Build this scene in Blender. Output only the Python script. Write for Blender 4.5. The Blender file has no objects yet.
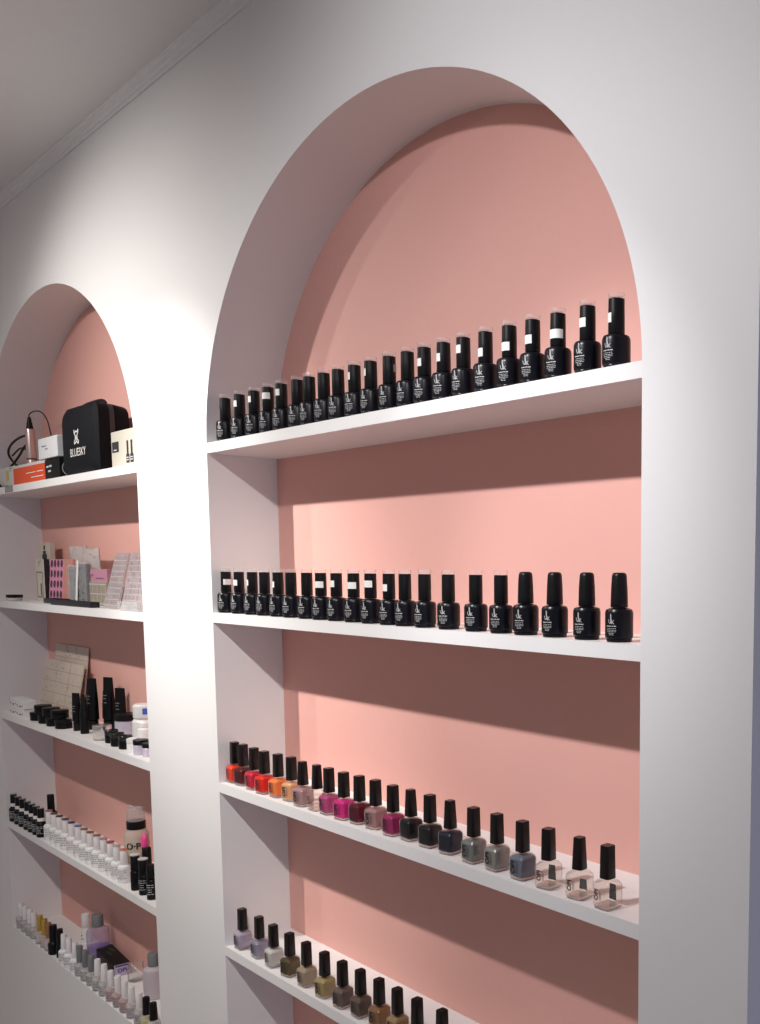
import bpy, bmesh, math, random
from math import pi, sin, cos, radians, atan2, asin
random.seed(7)
C = bpy.context.scene.collection
DL = 0.1265
D = 0.1315                     # depth of the alcoves
RX0, RX1 = 0.0, 1.0622         # right alcove
LX0, LX1 = -1.3770, -0.3253    # left alcove
XE = 1.2143                    # outer corner of the wall
ZR = [1.7039, 1.4006, 1.0859, 0.7730, 0.4585]
ZL = [1.6904, 1.3889, 1.0780, 0.7673, 0.4585]
T = 0.018
ZC = 2.3666                    # bottom of the cornice
ZCEIL = 2.383
SPR, HR = 1.699, 0.4394        # right arch spring, rise
SPL, HL = 1.6834, 0.4447

# ------------------------------------------------------------------ materials
MATS = {}
def mat(name, col, rough=.5, metal=0., spec=.5, trans=0., ior=1.45, bump=0., bscale=60., vary=0., coat=0., sheen=0.):
    if name in MATS: return MATS[name]
    m = bpy.data.materials.new(name); m.use_nodes = True
    nt = m.node_tree; b = nt.nodes['Principled BSDF']
    b.inputs['Base Color'].default_value = (*col, 1)
    b.inputs['Roughness'].default_value = rough
    b.inputs['Metallic'].default_value = metal
    b.inputs['Specular IOR Level'].default_value = spec
    b.inputs['Transmission Weight'].default_value = trans
    b.inputs['IOR'].default_value = ior
    b.inputs['Coat Weight'].default_value = coat
    if vary or bump:
        tc = nt.nodes.new('ShaderNodeTexCoord')
        nz = nt.nodes.new('ShaderNodeTexNoise'); nz.inputs['Scale'].default_value = bscale; nz.inputs['Detail'].default_value = 4
        nt.links.new(tc.outputs['Object'], nz.inputs['Vector'])
        if vary:
            mx = nt.nodes.new('ShaderNodeMixRGB')
            mx.inputs[1].default_value = (*[c*(1-vary) for c in col], 1)
            mx.inputs[2].default_value = (*[min(1, c*(1+vary)) for c in col], 1)
            nt.links.new(nz.outputs['Fac'], mx.inputs[0]); nt.links.new(mx.outputs[0], b.inputs['Base Color'])
        if bump:
            bp = nt.nodes.new('ShaderNodeBump'); bp.inputs['Strength'].default_value = bump; bp.inputs['Distance'].default_value = .002
            nt.links.new(nz.outputs['Fac'], bp.inputs['Height']); nt.links.new(bp.outputs['Normal'], b.inputs['Normal'])
    MATS[name] = m
    return m

def clear_mat(name, tint=(1, 1, 1), white=.1, gloss_rough=.04, wcol=(.8, .8, .8), fmin=.02, fmax=.35):
    """thin clear plastic or glass wall: see-through, with fresnel gloss and a little haze"""
    if name in MATS: return MATS[name]
    m = bpy.data.materials.new(name); m.use_nodes = True
    nt = m.node_tree; nt.nodes.remove(nt.nodes['Principled BSDF']); out = nt.nodes['Material Output']
    tr = nt.nodes.new('ShaderNodeBsdfTransparent'); tr.inputs[0].default_value = (*tint, 1)
    df = nt.nodes.new('ShaderNodeBsdfDiffuse'); df.inputs[0].default_value = (*wcol, 1)
    gl = nt.nodes.new('ShaderNodeBsdfGlossy'); gl.inputs['Roughness'].default_value = gloss_rough
    lw = nt.nodes.new('ShaderNodeLayerWeight'); lw.inputs[0].default_value = .12
    mr = nt.nodes.new('ShaderNodeMapRange'); mr.inputs['To Min'].default_value = fmin; mr.inputs['To Max'].default_value = fmax
    m1 = nt.nodes.new('ShaderNodeMixShader'); m1.inputs[0].default_value = white
    m2 = nt.nodes.new('ShaderNodeMixShader')
    nt.links.new(tr.outputs[0], m1.inputs[1]); nt.links.new(df.outputs[0], m1.inputs[2])
    nt.links.new(lw.outputs['Fresnel'], mr.inputs['Value']); nt.links.new(mr.outputs[0], m2.inputs[0])
    nt.links.new(m1.outputs[0], m2.inputs[1]); nt.links.new(gl.outputs[0], m2.inputs[2])
    nt.links.new(m2.outputs[0], out.inputs[0])
    MATS[name] = m
    return m

WHITE = mat('white_wall_paint', (.80, .79, .785), .55, bump=.06, bscale=90, vary=.012)
CEIL = mat('ceiling_paint', (.74, .72, .705), .7, bump=.05, bscale=40, vary=.02)
PINK = mat('pink_wall_paint', (.76, .41, .355), .6, bump=.05, bscale=90, vary=.02)
SHELF = mat('white_shelf_lacquer', (.83, .82, .81), .4, vary=.01, bscale=30)
FLOOR = mat('floor_tile', (.58, .54, .51), .35, vary=.08, bscale=6)
BLK = mat('black_glossy_bottle', (.004, .004, .007), .30, spec=.30)
BCAP = mat('black_satin_cap', (.005, .005, .006), .38, spec=.28)
OCAP = mat('black_cap_plastic', (.005, .0035, .0035), .28, spec=.35)
PRINT = mat('pale_print', (.55, .55, .55), .6)
DPRINT = mat('dark_print', (.02, .02, .025), .6)
GPRINT = mat('grey_print', (.16, .16, .17), .6)
STK = mat('white_paper_sticker', (.82, .80, .77), .6)
STKG = mat('grey_paper_sticker', (.33, .32, .32), .6)
SWATCH = clear_mat('clear_plastic_swatch', white=.08)
GLASS = clear_mat('clear_bottle_glass', white=.006, fmax=.55)
GBASE = clear_mat('glass_base_painted_gleam', white=.38, fmax=.6, wcol=(.78,.72,.68))  # white haze paints in the bright gleam of the clear base
CLEARP = clear_mat('clear_plastic_sheet', white=.25, gloss_rough=.12)
WPLAS = mat('white_bottle_plastic', (.78, .77, .76), .35, vary=.01)
CREAM = mat('cream_card', (.66, .61, .52), .7)
BLKCARD = mat('black_card', (.006, .0055, .006), .5, spec=.25)

# ------------------------------------------------------------------ mesh helpers
def new_mesh(name, verts, faces, m, smooth=True, angle=35):
    me = bpy.data.meshes.new(name)
    me.from_pydata(verts, [], faces); me.update()
    bm = bmesh.new(); bm.from_mesh(me)
    bmesh.ops.recalc_face_normals(bm, faces=bm.faces)
    a = radians(angle)
    for e in bm.edges:
        if len(e.link_faces) == 2 and e.calc_face_angle(0) > a: e.smooth = False
    for f in bm.faces: f.smooth = smooth
    bm.to_mesh(me); bm.free()
    me.materials.append(m)
    return me

class MB:
    def __init__(s): s.v = []; s.f = []
    def add(s, v, f):
        n = len(s.v); s.v += [tuple(p) for p in v]; s.f += [tuple(i+n for i in q) for q in f]; return s
    def box(s, x0, x1, y0, y1, z0, z1):
        return s.add([(x0,y0,z0),(x1,y0,z0),(x1,y1,z0),(x0,y1,z0),(x0,y0,z1),(x1,y0,z1),(x1,y1,z1),(x0,y1,z1)],
                     [(0,3,2,1),(4,5,6,7),(0,1,5,4),(1,2,6,5),(2,3,7,6),(3,0,4,7)])
    def loft(s, rings, cap0=True, cap1=True):
        n = len(rings[0]); v = [p for r in rings for p in r]; f = []
        for i in range(len(rings)-1):
            for j in range(n):
                a, b = i*n+j, i*n+(j+1) % n
                f.append((a, b, b+n, a+n))
        if cap0: f.append(tuple(range(n))[::-1])
        if cap1: f.append(tuple(range((len(rings)-1)*n, len(rings)*n)))
        return s.add(v, f)
    def lathe(s, prof, seg=28, cx=0, cy=0):
        return s.loft([[(cx+r*cos(2*pi*j/seg), cy+r*sin(2*pi*j/seg), z) for j in range(seg)] for r, z in prof])
    def prism(s, secs, k=4, cx=0, cy=0):
        """rounded-rectangle sections (half width, half depth, corner radius, z)"""
        rings = []
        for hw, hd, cr, z in secs:
            cr = min(cr, hw*.999, hd*.999); ring = []
            for q, (sx, sy) in enumerate(((1,1),(-1,1),(-1,-1),(1,-1))):
                for i in range(k+1):
                    a = q*pi/2 + i/k*pi/2
                    ring.append((cx+sx*(hw-cr)+cr*cos(a), cy+sy*(hd-cr)+cr*sin(a), z))
            rings.append(ring)
        return s.loft(rings)
    def rbox(s, w, d, h, cr=.003, e=.0015, z0=0, cx=0, cy=0):
        return s.prism([(w/2-e, d/2-e, cr, z0), (w/2, d/2, cr, z0+e), (w/2, d/2, cr, z0+h-e), (w/2-e, d/2-e, cr, z0+h)], cx=cx, cy=cy)
    def tube(s, pts, r, seg=8):
        from mathutils import Vector
        P = [Vector(p) for p in pts]; rings = []; up = Vector((.13, .21, .97))
        for i, p in enumerate(P):
            t = (P[min(i+1, len(P)-1)] - P[max(i-1, 0)]).normalized()
            u = t.cross(up).normalized() if abs(t.dot(up)) < .98 else t.cross(Vector((1, 0, 0))).normalized()
            w = u.cross(t); rr = r[i] if isinstance(r, (list, tuple)) else r
            rings.append([p + u*rr*cos(2*pi*j/seg) + w*rr*sin(2*pi*j/seg) for j in range(seg)])
        return s.loft(rings)
    def ribbons(s, strokes, w, fn, step=.002):
        """flat printed strokes: polylines in (s,t), mapped by fn on to a surface"""
        for st in strokes:
            ww = w
            if isinstance(st, tuple) and isinstance(st[1], float): st, ww = st
            for (a, b), (c, d) in zip(st[:-1], st[1:]):
                L = math.hypot(c-a, d-b)
                if L < 1e-9: continue
                nx, ny = -(d-b)/L*ww/2, (c-a)/L*ww/2
                n = max(1, int(L/step)); base = len(s.v)
                for i in range(n+1):
                    u = i/n; x, y = a+(c-a)*u, b+(d-b)*u
                    s.v.append(fn(x+nx, y+ny)); s.v.append(fn(x-nx, y-ny))
                for i in range(n):
                    k = base+2*i; s.f.append((k, k+1, k+3, k+2))
        return s
    def patch(s, s0, s1, t0, t1, fn, n=6):
        base = len(s.v)
        for i in range(n+1):
            x = s0+(s1-s0)*i/n; s.v.append(fn(x, t0)); s.v.append(fn(x, t1))
        for i in range(n):
            k = base+2*i; s.f.append((k, k+1, k+3, k+2))
        return s
    def text(s, txt, size, fn, cx=0, cz=0, rot=0, bold=0):
        v, f = text_geo(txt, bold)
        c, q = cos(rot), sin(rot)
        return s.add([fn(cx+size*(x*c-y*q), cz+size*(x*q+y*c)) for x, y in v], f)
    def mesh(s, name, m, smooth=True, angle=35): return new_mesh(name, s.v, s.f, m, smooth, angle)

_TG = {}
def text_geo(txt, bold=0):
    key = (txt, bold)
    if key not in _TG:
        cu = bpy.data.curves.new('t', 'FONT'); cu.body = txt; cu.align_x = 'CENTER'; cu.align_y = 'CENTER'; cu.resolution_u = 3; cu.offset = .035 if bold else 0
        o = bpy.data.objects.new('t', cu); C.objects.link(o); dg = bpy.context.evaluated_depsgraph_get(); dg.update()
        me = o.evaluated_get(dg).to_mesh()
        _TG[key] = ([(v.co.x, v.co.y) for v in me.vertices], [tuple(p.vertices) for p in me.polygons])
        o.evaluated_get(dg).to_mesh_clear(); bpy.data.objects.remove(o); bpy.data.curves.remove(cu)
    return _TG[key]

def cyl(R, z0, a0=-pi/2):
    return lambda s, t: (R*cos(a0+s/R), R*sin(a0+s/R), z0+t)
def front(x0, y, z0): return lambda s, t: (x0+s, y, z0+t)          # on a face towards -y
def side(x, y0, z0): return lambda s, t: (x, y0+s, z0+t)           # on a face towards +x

# ------------------------------------------------------------------ object helpers
def thing(name, label, cat, loc, rz=0., group=None, scale=1., rot=None):
    o = bpy.data.objects.new(name, None); C.objects.link(o)
    o.empty_display_size = .01
    o.location = loc; o.rotation_euler = rot if rot else (0, 0, rz); o.scale = (scale,)*3 if not isinstance(scale, tuple) else scale
    o['label'] = label; o['category'] = cat
    if group: o['group'] = group
    return o
def part(name, me, parent, label=None, loc=(0,0,0), rot=(0,0,0)):
    o = bpy.data.objects.new(name, me); C.objects.link(o); o.parent = parent
    o.location = loc; o.rotation_euler = rot
    if label: o['label'] = label
    return o
def solo(name, me, label, cat, loc=(0,0,0), rz=0., group=None):
    o = bpy.data.objects.new(name, me); C.objects.link(o); o.location = loc; o.rotation_euler = (0,0,rz)
    o['label'] = label; o['category'] = cat
    if group: o['group'] = group
    return o
def struct(name, me):
    o = bpy.data.objects.new(name, me); C.objects.link(o); o['kind'] = 'structure'; return o
ORD = ['first','second','third','fourth','fifth','sixth','seventh','eighth','ninth','tenth','eleventh','twelfth','thirteenth','fourteenth',
       'fifteenth','sixteenth','seventeenth','eighteenth','nineteenth','twentieth','twenty-first','twenty-second','twenty-third','twenty-fourth','twenty-fifth']

# ------------------------------------------------------------------ the setting
def build_wall():
    mb = MB(); N = 72; XL = -3.2; BACK = 0.42
    def quad(a, b, c, d): mb.add([a, b, c, d], [(0, 1, 2, 3)])
    def frontq(x0, x1, z0, z1): quad((x0,0,z0), (x1,0,z0), (x1,0,z1), (x0,0,z1))
    zt = ZCEIL
    frontq(XL, LX0, 0, zt); frontq(LX1, RX0, 0, zt); frontq(RX1, XE, 0, zt)
    quad((XE,0,0), (XE,BACK,0), (XE,BACK,zt), (XE,0,zt))
    quad((XE,BACK,0), (XL,BACK,0), (XL,BACK,zt), (XE,BACK,zt)); quad((XL,BACK,0), (XL,0,0), (XL,0,zt), (XL,BACK,zt))
    for x0, x1, sp, h, sill, D in ((LX0, LX1, SPL, HL, ZL[4], DL), (RX0, RX1, SPR, HR, ZR[4], 0.1315)):
        frontq(x0, x1, 0, sill)
        quad((x0,0,sill), (x1,0,sill), (x1,D,sill), (x0,D,sill))
        for x in (x0, x1): quad((x,0,sill), (x,D,sill), (x,D,sp), (x,0,sp))
        w = (x1-x0)/2
        pts = [(x0+w-w*cos(pi*i/N), sp+h*sin(pi*i/N)) for i in range(N+1)]
        for (xa, za), (xb, zb) in zip(pts[:-1], pts[1:]):
            quad((xa,0,za), (xb,0,zb), (xb,0,zt), (xa,0,zt))
            quad((xa,0,za), (xa,D,za), (xb,D,zb), (xb,0,zb))
    me = bpy.data.meshes.new('wall_front'); me.from_pydata(mb.v, [], mb.f)
    bm = bmesh.new(); bm.from_mesh(me); bmesh.ops.remove_doubles(bm, verts=bm.verts, dist=1e-5)
    for e in bm.edges:
        if len(e.link_faces) == 2 and e.calc_face_angle(0) > radians(30): e.smooth = False
    for f in bm.faces: f.smooth = True
    bm.to_mesh(me); bm.free(); me.materials.append(WHITE)
    struct('wall_front', me)
build_wall()
struct('wall_alcove_left', MB().box(LX0-.03, LX1+.03, DL, DL+.02, .4, 2.2).mesh('alcove_back', PINK, False))
struct('wall_alcove_right', MB().box(RX0-.03, RX1+.03, D, D+.02, .4, 2.2).mesh('alcove_back', PINK, False))
struct('ceiling', MB().box(-3.2, 3.4, -3.2, .42, ZCEIL, ZCEIL+.08).mesh('ceiling', CEIL, False))
struct('floor', MB().box(-3.2, 3.4, -3.2, .42, -.08, 0).mesh('floor', FLOOR, False))
# cornice: stepped moulding run along the top of the wall
prof = [(0, 0), (-.0035, 0), (-.005, .003), (-.0095, .0045), (-.0105, .0085), (-.016, .0105), (-.017, .0135), (-.0215, .0145), (-.022, .0164), (0, .0164)]
mb = MB()
mb.loft([[(x, y, ZC+z) for y, z in prof] for x in (-3.2, XE)])
struct('trim_1', mb.mesh('cornice', mat('cornice_paint', (.80,.79,.785), .5), True, 12))

# shelves
for side_, zs, x0, x1, what in (('right', ZR, RX0, RX1, ['black bottles under the arch', 'second row of black bottles',
                                                       'red, purple, black and clear polishes', 'lilac, gold and brown polishes']),
                                ('left', ZL, LX0, LX1, ['black carry case and small cartons', 'nail sticker packs and black display trays',
                                                       'black tubes and little jars', 'white bottles and pump dispenser'])):
    for k in range(4):
        z = zs[k]
        me = MB().box(x0, x1, 0, DL if side_ == 'left' else D, z-T, z).mesh('shelf', SHELF, False)
        solo('shelf', me, 'white shelf board in %s alcove carrying the %s' % (side_, what[k]), 'shelf', group='alcove shelf boards')

# ------------------------------------------------------------------ black gel polish bottles
def gel_print(R):
    f = cyl(R, 0)
    S = [[(-.0042,.0262),(-.0030,.0222),(-.0014,.0215),(-.0004,.0252),(-.0002,.0305),(-.0010,.0325),(-.0013,.0290),(-.0006,.0240),(.0004,.0212)],
         [(.0004,.0262),(.0008,.0235),(.0010,.0212)], [(.0034,.0252),(.0012,.0232),(.0036,.0210)], [(-.0042,.0262),(-.0034,.0250)]]
    mb = MB().ribbons([(s, .00065) for s in S], .0006, f)
    rnd = random.Random(3)
    for row, (z, hw, w) in enumerate(((.0185,.0068,.0010),(.0158,.0056,.0005),(.0140,.0066,.0005),(.0122,.0058,.0005),(.0104,.0036,.0005),(.0088,.0028,.0005))):
        x = -hw
        while x < hw:
            L = rnd.uniform(.0012, .0036); mb.ribbons([[(x, z+rnd.uniform(-.0002,.0002)), (min(hw, x+L), z+rnd.uniform(-.0002,.0002))]], w, f); x += L+.0006
    return mb.mesh('print', PRINT, False)
def gel_body(r, h):
    return MB().lathe([(0,0),(r*.83,0),(r*.90,.0008),(r*.92,.0034),(r*.905,.0042),(r*.985,.0052),(r,.0066),(r,h-.0062),(r*.975,h-.0040),(r*.9,h-.0018),(r*.72,h-.0006),(.0075,h),(0,h)][1:-1], 36).mesh('body', BLK)
G = {}
G['bodyA'] = gel_body(.0155, .0370); G['printA'] = gel_print(.0157)
G['capA'] = MB().lathe([(.0086,.0374),(.0090,.0380),(.0089,.060),(.0087,.0738),(.0083,.0742)], 28).mesh('cap', BCAP)
G['swA'] = MB().lathe([(.0080,.0743),(.0090,.0744),(.0092,.0790),(.0089,.0800),(.0083,.0800),(.0081,.0760)], 28).mesh('swatch_ring', SWATCH)
G['bodyB'] = gel_body(.0162, .0388); G['printB'] = gel_print(.0164)
G['capB'] = MB().lathe([(.0096,.0392),(.0100,.0398),(.0099,.047),(.0094,.062),(.0086,.0745),(.0080,.0770),(.0066,.0783),(.0040,.0788)], 30).mesh('cap', BCAP)

def sticker_mesh(a0, a1, zc, r, h=.0100, m=STK):
    f = cyl(r+.00025, 0, 0); mb = MB()
    mb.patch(a0*r, a1*r, zc-h/2, zc+h/2, lambda s, t: ((r+.0003)*cos(s/r), (r+.0003)*sin(s/r), t), 8)
    mid, hw = (a0+a1)/2*r, (a1-a0)/2*r
    me = mb.mesh('sticker', m)
    return me
def sticker_print(a0, a1, zc, r):
    mb = MB(); mid = (a0+a1)/2*r; hw = (a1-a0)/2*r*.55
    f = lambda s, t: ((r+.0005)*cos(s/r), (r+.0005)*sin(s/r), t)
    mb.ribbons([[(mid-hw, zc+.0012), (mid-hw*.2, zc+.0016)], [(mid, zc+.0012), (mid+hw, zc+.001)], [(mid-hw*.6, zc-.0016), (mid+hw*.5, zc-.0014)]], .0009, f)
    return mb.mesh('sticker_print', mat('faint_ink', (.45, .44, .43), .7), False)

R1X = [.034,.090,.144,.194,.240,.292,.330,.374,.416,.462,.506,.554,.599,.639,.683,.726,.772,.819,.863,.908,.958,1.004]
R1S = {1:(-1.1,-.5,.42),2:(-1.1,-.55,.38),3:(-1.05,.3,.38),4:(-1.1,-.35,.37),9:(-1.2,-.7,.42),10:(-1.2,-.75,.42),11:(.6,1.1,.43),13:(-1.1,-.45,.53),14:(-1.1,-.5,.52),
       15:(-1.1,-.4,.40),16:(-1.15,-.4,.68),17:(-1.05,.0,.67),18:(-1.05,-.15,.62),19:(-1.02,.6,.63),20:(-1.05,-.25,.5),21:(-1.1,-.6,.55)}
R2X = [0.015,0.067,0.118,0.163,0.211,0.255,0.307,0.351,0.398,0.448,0.495,0.544,0.585,0.633,0.688,0.748,0.800,0.846,0.900,0.956,1.009]
R2S = {0:(-.5,1.15,.5),1:(-1.15,-.35,.52),2:(-1.1,-.75,.5),4:(-1.1,-.7,.55),7:(-1.02,.4,.5),8:(-1.1,-.35,.45),9:(-1.02,.4,.5),10:(-1.02,.25,.42),11:(-1.1,-.3,.55)}
def clampasin(u): return asin(max(-1, min(1, u))) + (0 if abs(u) <= 1 else (abs(u)-1)*3*(1 if u > 0 else -1))
def gel_bottle(x, y, z, kind, rz, st, label, group, sc=1.):
    t = thing('gel_polish_bottle', label, 'nail polish bottle', (x, y, z), rz, group, sc)
    part('body', G['body'+kind], t); part('print', G['print'+kind], t, 'pale brand mark and small print on the body')
    c = part('cap', G['cap'+kind], t)
    if kind == 'A':
        part('swatch_ring', G['swA'], c, 'clear plastic ring on top of the cap')
    if st:
        av = atan2(-.80, 1.79-x)
        a0, a1 = av+clampasin(st[0])-rz, av+clampasin(st[1])-rz
        zc = .0742-st[2]*.0368
        s = part('sticker', sticker_mesh(a0, a1, zc, .0090, m=STKG if st[0] > .5 else STK), c, 'grey paper tag on the cap' if st[0] > .5 else 'white paper tag on the cap')
        part_print = None
    return t
rnd = random.Random(11)
def stdesc(s):
    if not s: return 'no paper tag'
    if s[0] > .5: return 'grey tag at cap right'
    if s[1]-s[0] > 1.2: return 'broad white cap tag'
    if s[1]-s[0] > .6: return 'white tag halfway round cap'
    return 'narrow white cap tag'
for i, x in enumerate(R1X):
    gel_bottle(x, .0205, ZR[0], 'A', radians(25-12*x+rnd.uniform(-6, 6)), R1S.get(i),
               'black gel bottle, %s, %s from left, right alcove top shelf' % (stdesc(R1S.get(i)), ORD[i]), 'black gel bottles on the top shelf of the right alcove', 1.035)
for i, x in enumerate(R2X):
    k = 'B' if i > 16 else 'A'
    lab = ('black gel bottle with plain rounded cap, %s from right, right alcove second shelf' % ORD[20-i] if k == 'B' else
           'black gel bottle, %s, %s from left, right alcove second shelf' % (stdesc(R2S.get(i)), ORD[i]))
    gel_bottle(x, .0215 if k == 'B' else .0195, ZR[1], k, radians(24-11*x+rnd.uniform(-6, 6)), R2S.get(i), lab, 'black gel bottles on the second shelf of the right alcove')

# ------------------------------------------------------------------ square glass polish bottles
SQ = {}
SQ['glass'] = MB().prism([(.0112,.0112,.0040,0),(.0128,.0128,.0045,.0010),(.0135,.0135,.0045,.0030),(.0135,.0135,.0045,.0275),(.0130,.0130,.0050,.0300),(.0112,.0112,.0058,.0325),(.0080,.0080,.0060,.0342),(.0066,.0066,.0062,.0350),(.0064,.0064,.006,.0372)], 4).mesh('glass_bottle', GLASS)
def polish_mesh(m, top=.0318):
    hw = .0126
    return MB().prism([(hw-.0016,hw-.0016,.0022,.0044),(hw,hw,.0030,.0056),(hw,hw,.0030,top-.0042),(hw-.0012,hw-.0012,.0040,top-.0016),(hw-.0045,hw-.0045,.0045,top)], 4).mesh('polish', m, True, 24)
SQ['base'] = MB().prism([(.0106,.0106,.004,.0007),(.0124,.0124,.0042,.0016),(.0126,.0126,.0042,.0036),(.0110,.0110,.0032,.0042)], 4).mesh('glass_base', GBASE)
SQ['cap'] = MB().prism([(.0072,.0072,.0026,.0356),(.0075,.0075,.0026,.0362),(.0069,.0069,.0024,.0742),(.0065,.0065,.0022,.0752)], 3).mesh('cap', OCAP)
SQ['capT'] = MB().prism([(.0074,.0074,.0034,.0356),(.0077,.0077,.0034,.0362),(.0060,.0060,.0026,.0742),(.0056,.0056,.0024,.0750)], 3).mesh('cap', OCAP)
SQ['print'] = MB().text('OPI', .0108, lambda s, t: (-.0040+s, -.01366, .0172+t), rot=pi/2, bold=1).ribbons([[(.0022,.008),(.0022,.0262)],[(.0042,.010),(.0042,.024)]], .0006, front(0, -.01366, 0), .004).mesh('print', DPRINT, False)
SQ['printw'] = MB().text('OPI', .0088, lambda s, t: (-.0050+s, -.01366, .0175+t), rot=pi/2, bold=1).ribbons([[(.0005,.0115),(.0005,.0235)],[(.0022,.0115),(.0022,.0205)]], .0006, front(0, -.01366, 0), .004).mesh('print', DPRINT, False)
SQ['back'] = MB().prism([(.0062,.0002,.0001,.0055),(.0050,.0002,.0001,.0245)], 1, -.0045, .0128).mesh('back_label', DPRINT, False)
SQ['backg'] = MB().prism([(.0062,.0002,.0001,.0055),(.0050,.0002,.0001,.0185)], 1, -.0045, .0128).mesh('back_label', GPRINT, False)
def lac(name, col, metal=0., rough=.25, vary=0.): return mat('polish_'+name, col, rough, metal, spec=.3, vary=vary, bscale=900)
VARN = clear_mat('clear_varnish', tint=(.97, .94, .91), white=.045, wcol=(.95, .92, .88))
R3 = [((.005+.011,.024),'orange-red',(.72,.045,.016),''),((.050,.024),'dark burgundy',(.085,.006,.009),''),((.097,.022),'crimson',(.55,.016,.045),''),((.142,.019),'tomato red',(.68,.022,.010),''),
      ((.184,.023),'bright orange',(.80,.20,.05),''),((.227,.025),'peach',(.66,.33,.17),''),((.275,.020),'dusty mauve',(.37,.21,.215),'T'),((.318,.022),'clear',None,'Tm'),
      ((.356,.022),'orchid purple',(.40,.065,.17),''),((.403,.021),'hot magenta',(.58,.022,.19),''),((.444,.024),'wine red',(.09,.004,.013),''),((.488,.025),'rose taupe',(.32,.17,.17),''),
      ((.540,.022),'plum magenta',(.30,.022,.10),''),((.582,.025),'glossy black',(.006,.005,.006),'T'),((.631,.024),'jet black',(.005,.005,.006),''),((.679,.024),'sparkly midnight navy',(.022,.025,.045),'Ts'),
      ((.736,.021),'greenish silver',(.24,.25,.235),'s'),((.786,.021),'pale silver',(.30,.30,.27),'s'),((.839,.020),'slate blue grey',(.16,.17,.21),''),((.890,.019),'clear',None,'b'),
      ((.946,.019),'clear pinkish',None,'Tg'),((.996,.017),'clear',None,'b')]
def sq_bottle(x, y, z, nm, col, fl, label, group, rz):
    t = thing('nail_polish_bottle', label, 'nail polish bottle', (x, y, z), rz, group)
    g = part('glass_bottle', SQ['glass'], t)
    if col is None:
        part('polish', polish_mesh(VARN), g, 'clear varnish')
        part('back_label', SQ['backg' if 'g' in fl else 'back'], g, 'dark label on the far side')
    else:
        part('polish', polish_mesh(lac(nm.replace(' ', '_'), col, .35 if 's' in fl else 0., .3, .45 if 's' in fl else 0.)), g, nm+' polish')
    part('glass_base', SQ['base'], g, 'thick clear base, bright gleam painted in white')
    part('print', SQ['printw' if col is None else 'print'], t, 'dark lettering on the front')
    part('cap', SQ['capT' if 'T' in fl else 'cap'], t)
for i, ((x, y), nm, col, fl) in enumerate(R3):
    sq_bottle(x, y, ZR[2], nm, col, fl, '%s nail polish with tall black cap, %s from left, right alcove third shelf' % (nm, ORD[i]),
              'glass polish bottles on the third shelf of the right alcove', radians(rnd.uniform(-3, 11)))
R4 = [((.032,.020),'sheer lavender',(.40,.34,.42),''),((.095,.022),'glittery lilac grey',(.34,.31,.40),'s'),((.153,.020),'pearl white',(.55,.53,.50),''),((.212,.020),'olive bronze',(.12,.088,.042),'s'),
      ((.272,.019),'champagne',(.36,.28,.19),''),((.334,.018),'olive gold',(.38,.29,.13),''),((.390,.018),'taupe brown',(.16,.115,.095),''),((.441,.020),'mocha brown',(.13,.09,.068),''),
      ((.493,.021),'copper brown',(.35,.19,.09),'s'),((.543,.021),'warm tan',(.38,.25,.13),''),((.595,.021),'golden brown',(.33,.20,.10),''),((.653,.024),'chestnut brown',(.24,.13,.07),'')]
for i, ((x, y), nm, col, fl) in enumerate(R4):
    lab = '%s nail polish with black cap, %s from left on right alcove lowest shelf' % (nm, ORD[i])
    if i > 9: lab = 'black capped polish cut off by the bottom edge, %s, lowest shelf' % ('second from the right' if i == 10 else 'rightmost of the row')
    sq_bottle(x, y, ZR[3], nm, col, fl, lab, 'glass polish bottles on the lowest shelf of the right alcove', radians(rnd.uniform(-2, 12)))

# ------------------------------------------------------------------ left alcove, top shelf: cartons, drill pen, carry case
z1 = ZL[0]
def carton(name, label, x0, x1, y0, y1, z0, h, m, cat='box', e=.0012):
    t = thing(name, label, cat, ((x0+x1)/2, (y0+y1)/2, z0))
    part('carton_body', MB().rbox(x1-x0, y1-y0, h, .0015, e).mesh('carton_body', m), t)
    return t, (x1-x0)/2, (y1-y0)/2
WCARD = mat('white_card', (.66, .65, .63), .55, vary=.01)
OR = mat('orange_card', (.78, .085, .015), .45)
t, hw, hd = carton('carton', 'white carton with yellow sticker at far left end of left alcove top shelf', -1.345, -1.2095, .020, .105, z1, .055, WCARD)
part('sticker', MB().patch(-.014, .010, .018, .046, front(.012, -hd-.0004, 0), 1).mesh('sticker', mat('yellow_sticker', (.62, .50, .16), .6), False), t, 'yellow square sticker')
part('print', MB().ribbons([[(.03,.050),(.055,.050)],[(.03,.044),(.048,.044)]], .002, front(0, -hd-.0004, 0)).mesh('print', GPRINT, False), t, 'small grey print')
t, hw, hd = carton('carton', 'orange fronted carton with white lid under the standing drill pen', -1.2065, -.9475, .018, .105, z1, .053, WCARD)
part('front_panel', MB().box(-hw+.0015, hw-.0015, -hd-.0006, -hd+.0006, .0015, .0455).mesh('front_panel', OR, False), t, 'orange printed panel')
part('side_panel', MB().box(hw-.0006, hw+.0006, -hd+.0015, hd-.0015, .0015, .0455).mesh('side_panel', OR, False), t, 'orange printed panel')
part('print', MB().ribbons([[(-.02,.028),(.055,.028)],[(.065,.028),(.115,.028)],[(.02,.016),(.115,.016)]], .0022, front(0, -hd-.0012, 0)).mesh('print', STK, False), t, 'thin white lines of text')
t, hw, hd = carton('carton', 'black carton with white text and ring logo beneath a small white carton', -.9455, -.840, .016, .085, z1, .050, BLKCARD)
pr = MB().ribbons([[(-.040,.033),(-.022,.0335)],[(-.019,.0335),(-.001,.034)],[(-.028,.022),(-.008,.0225)]], .0046, front(0, -hd-.0004, 0))
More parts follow.
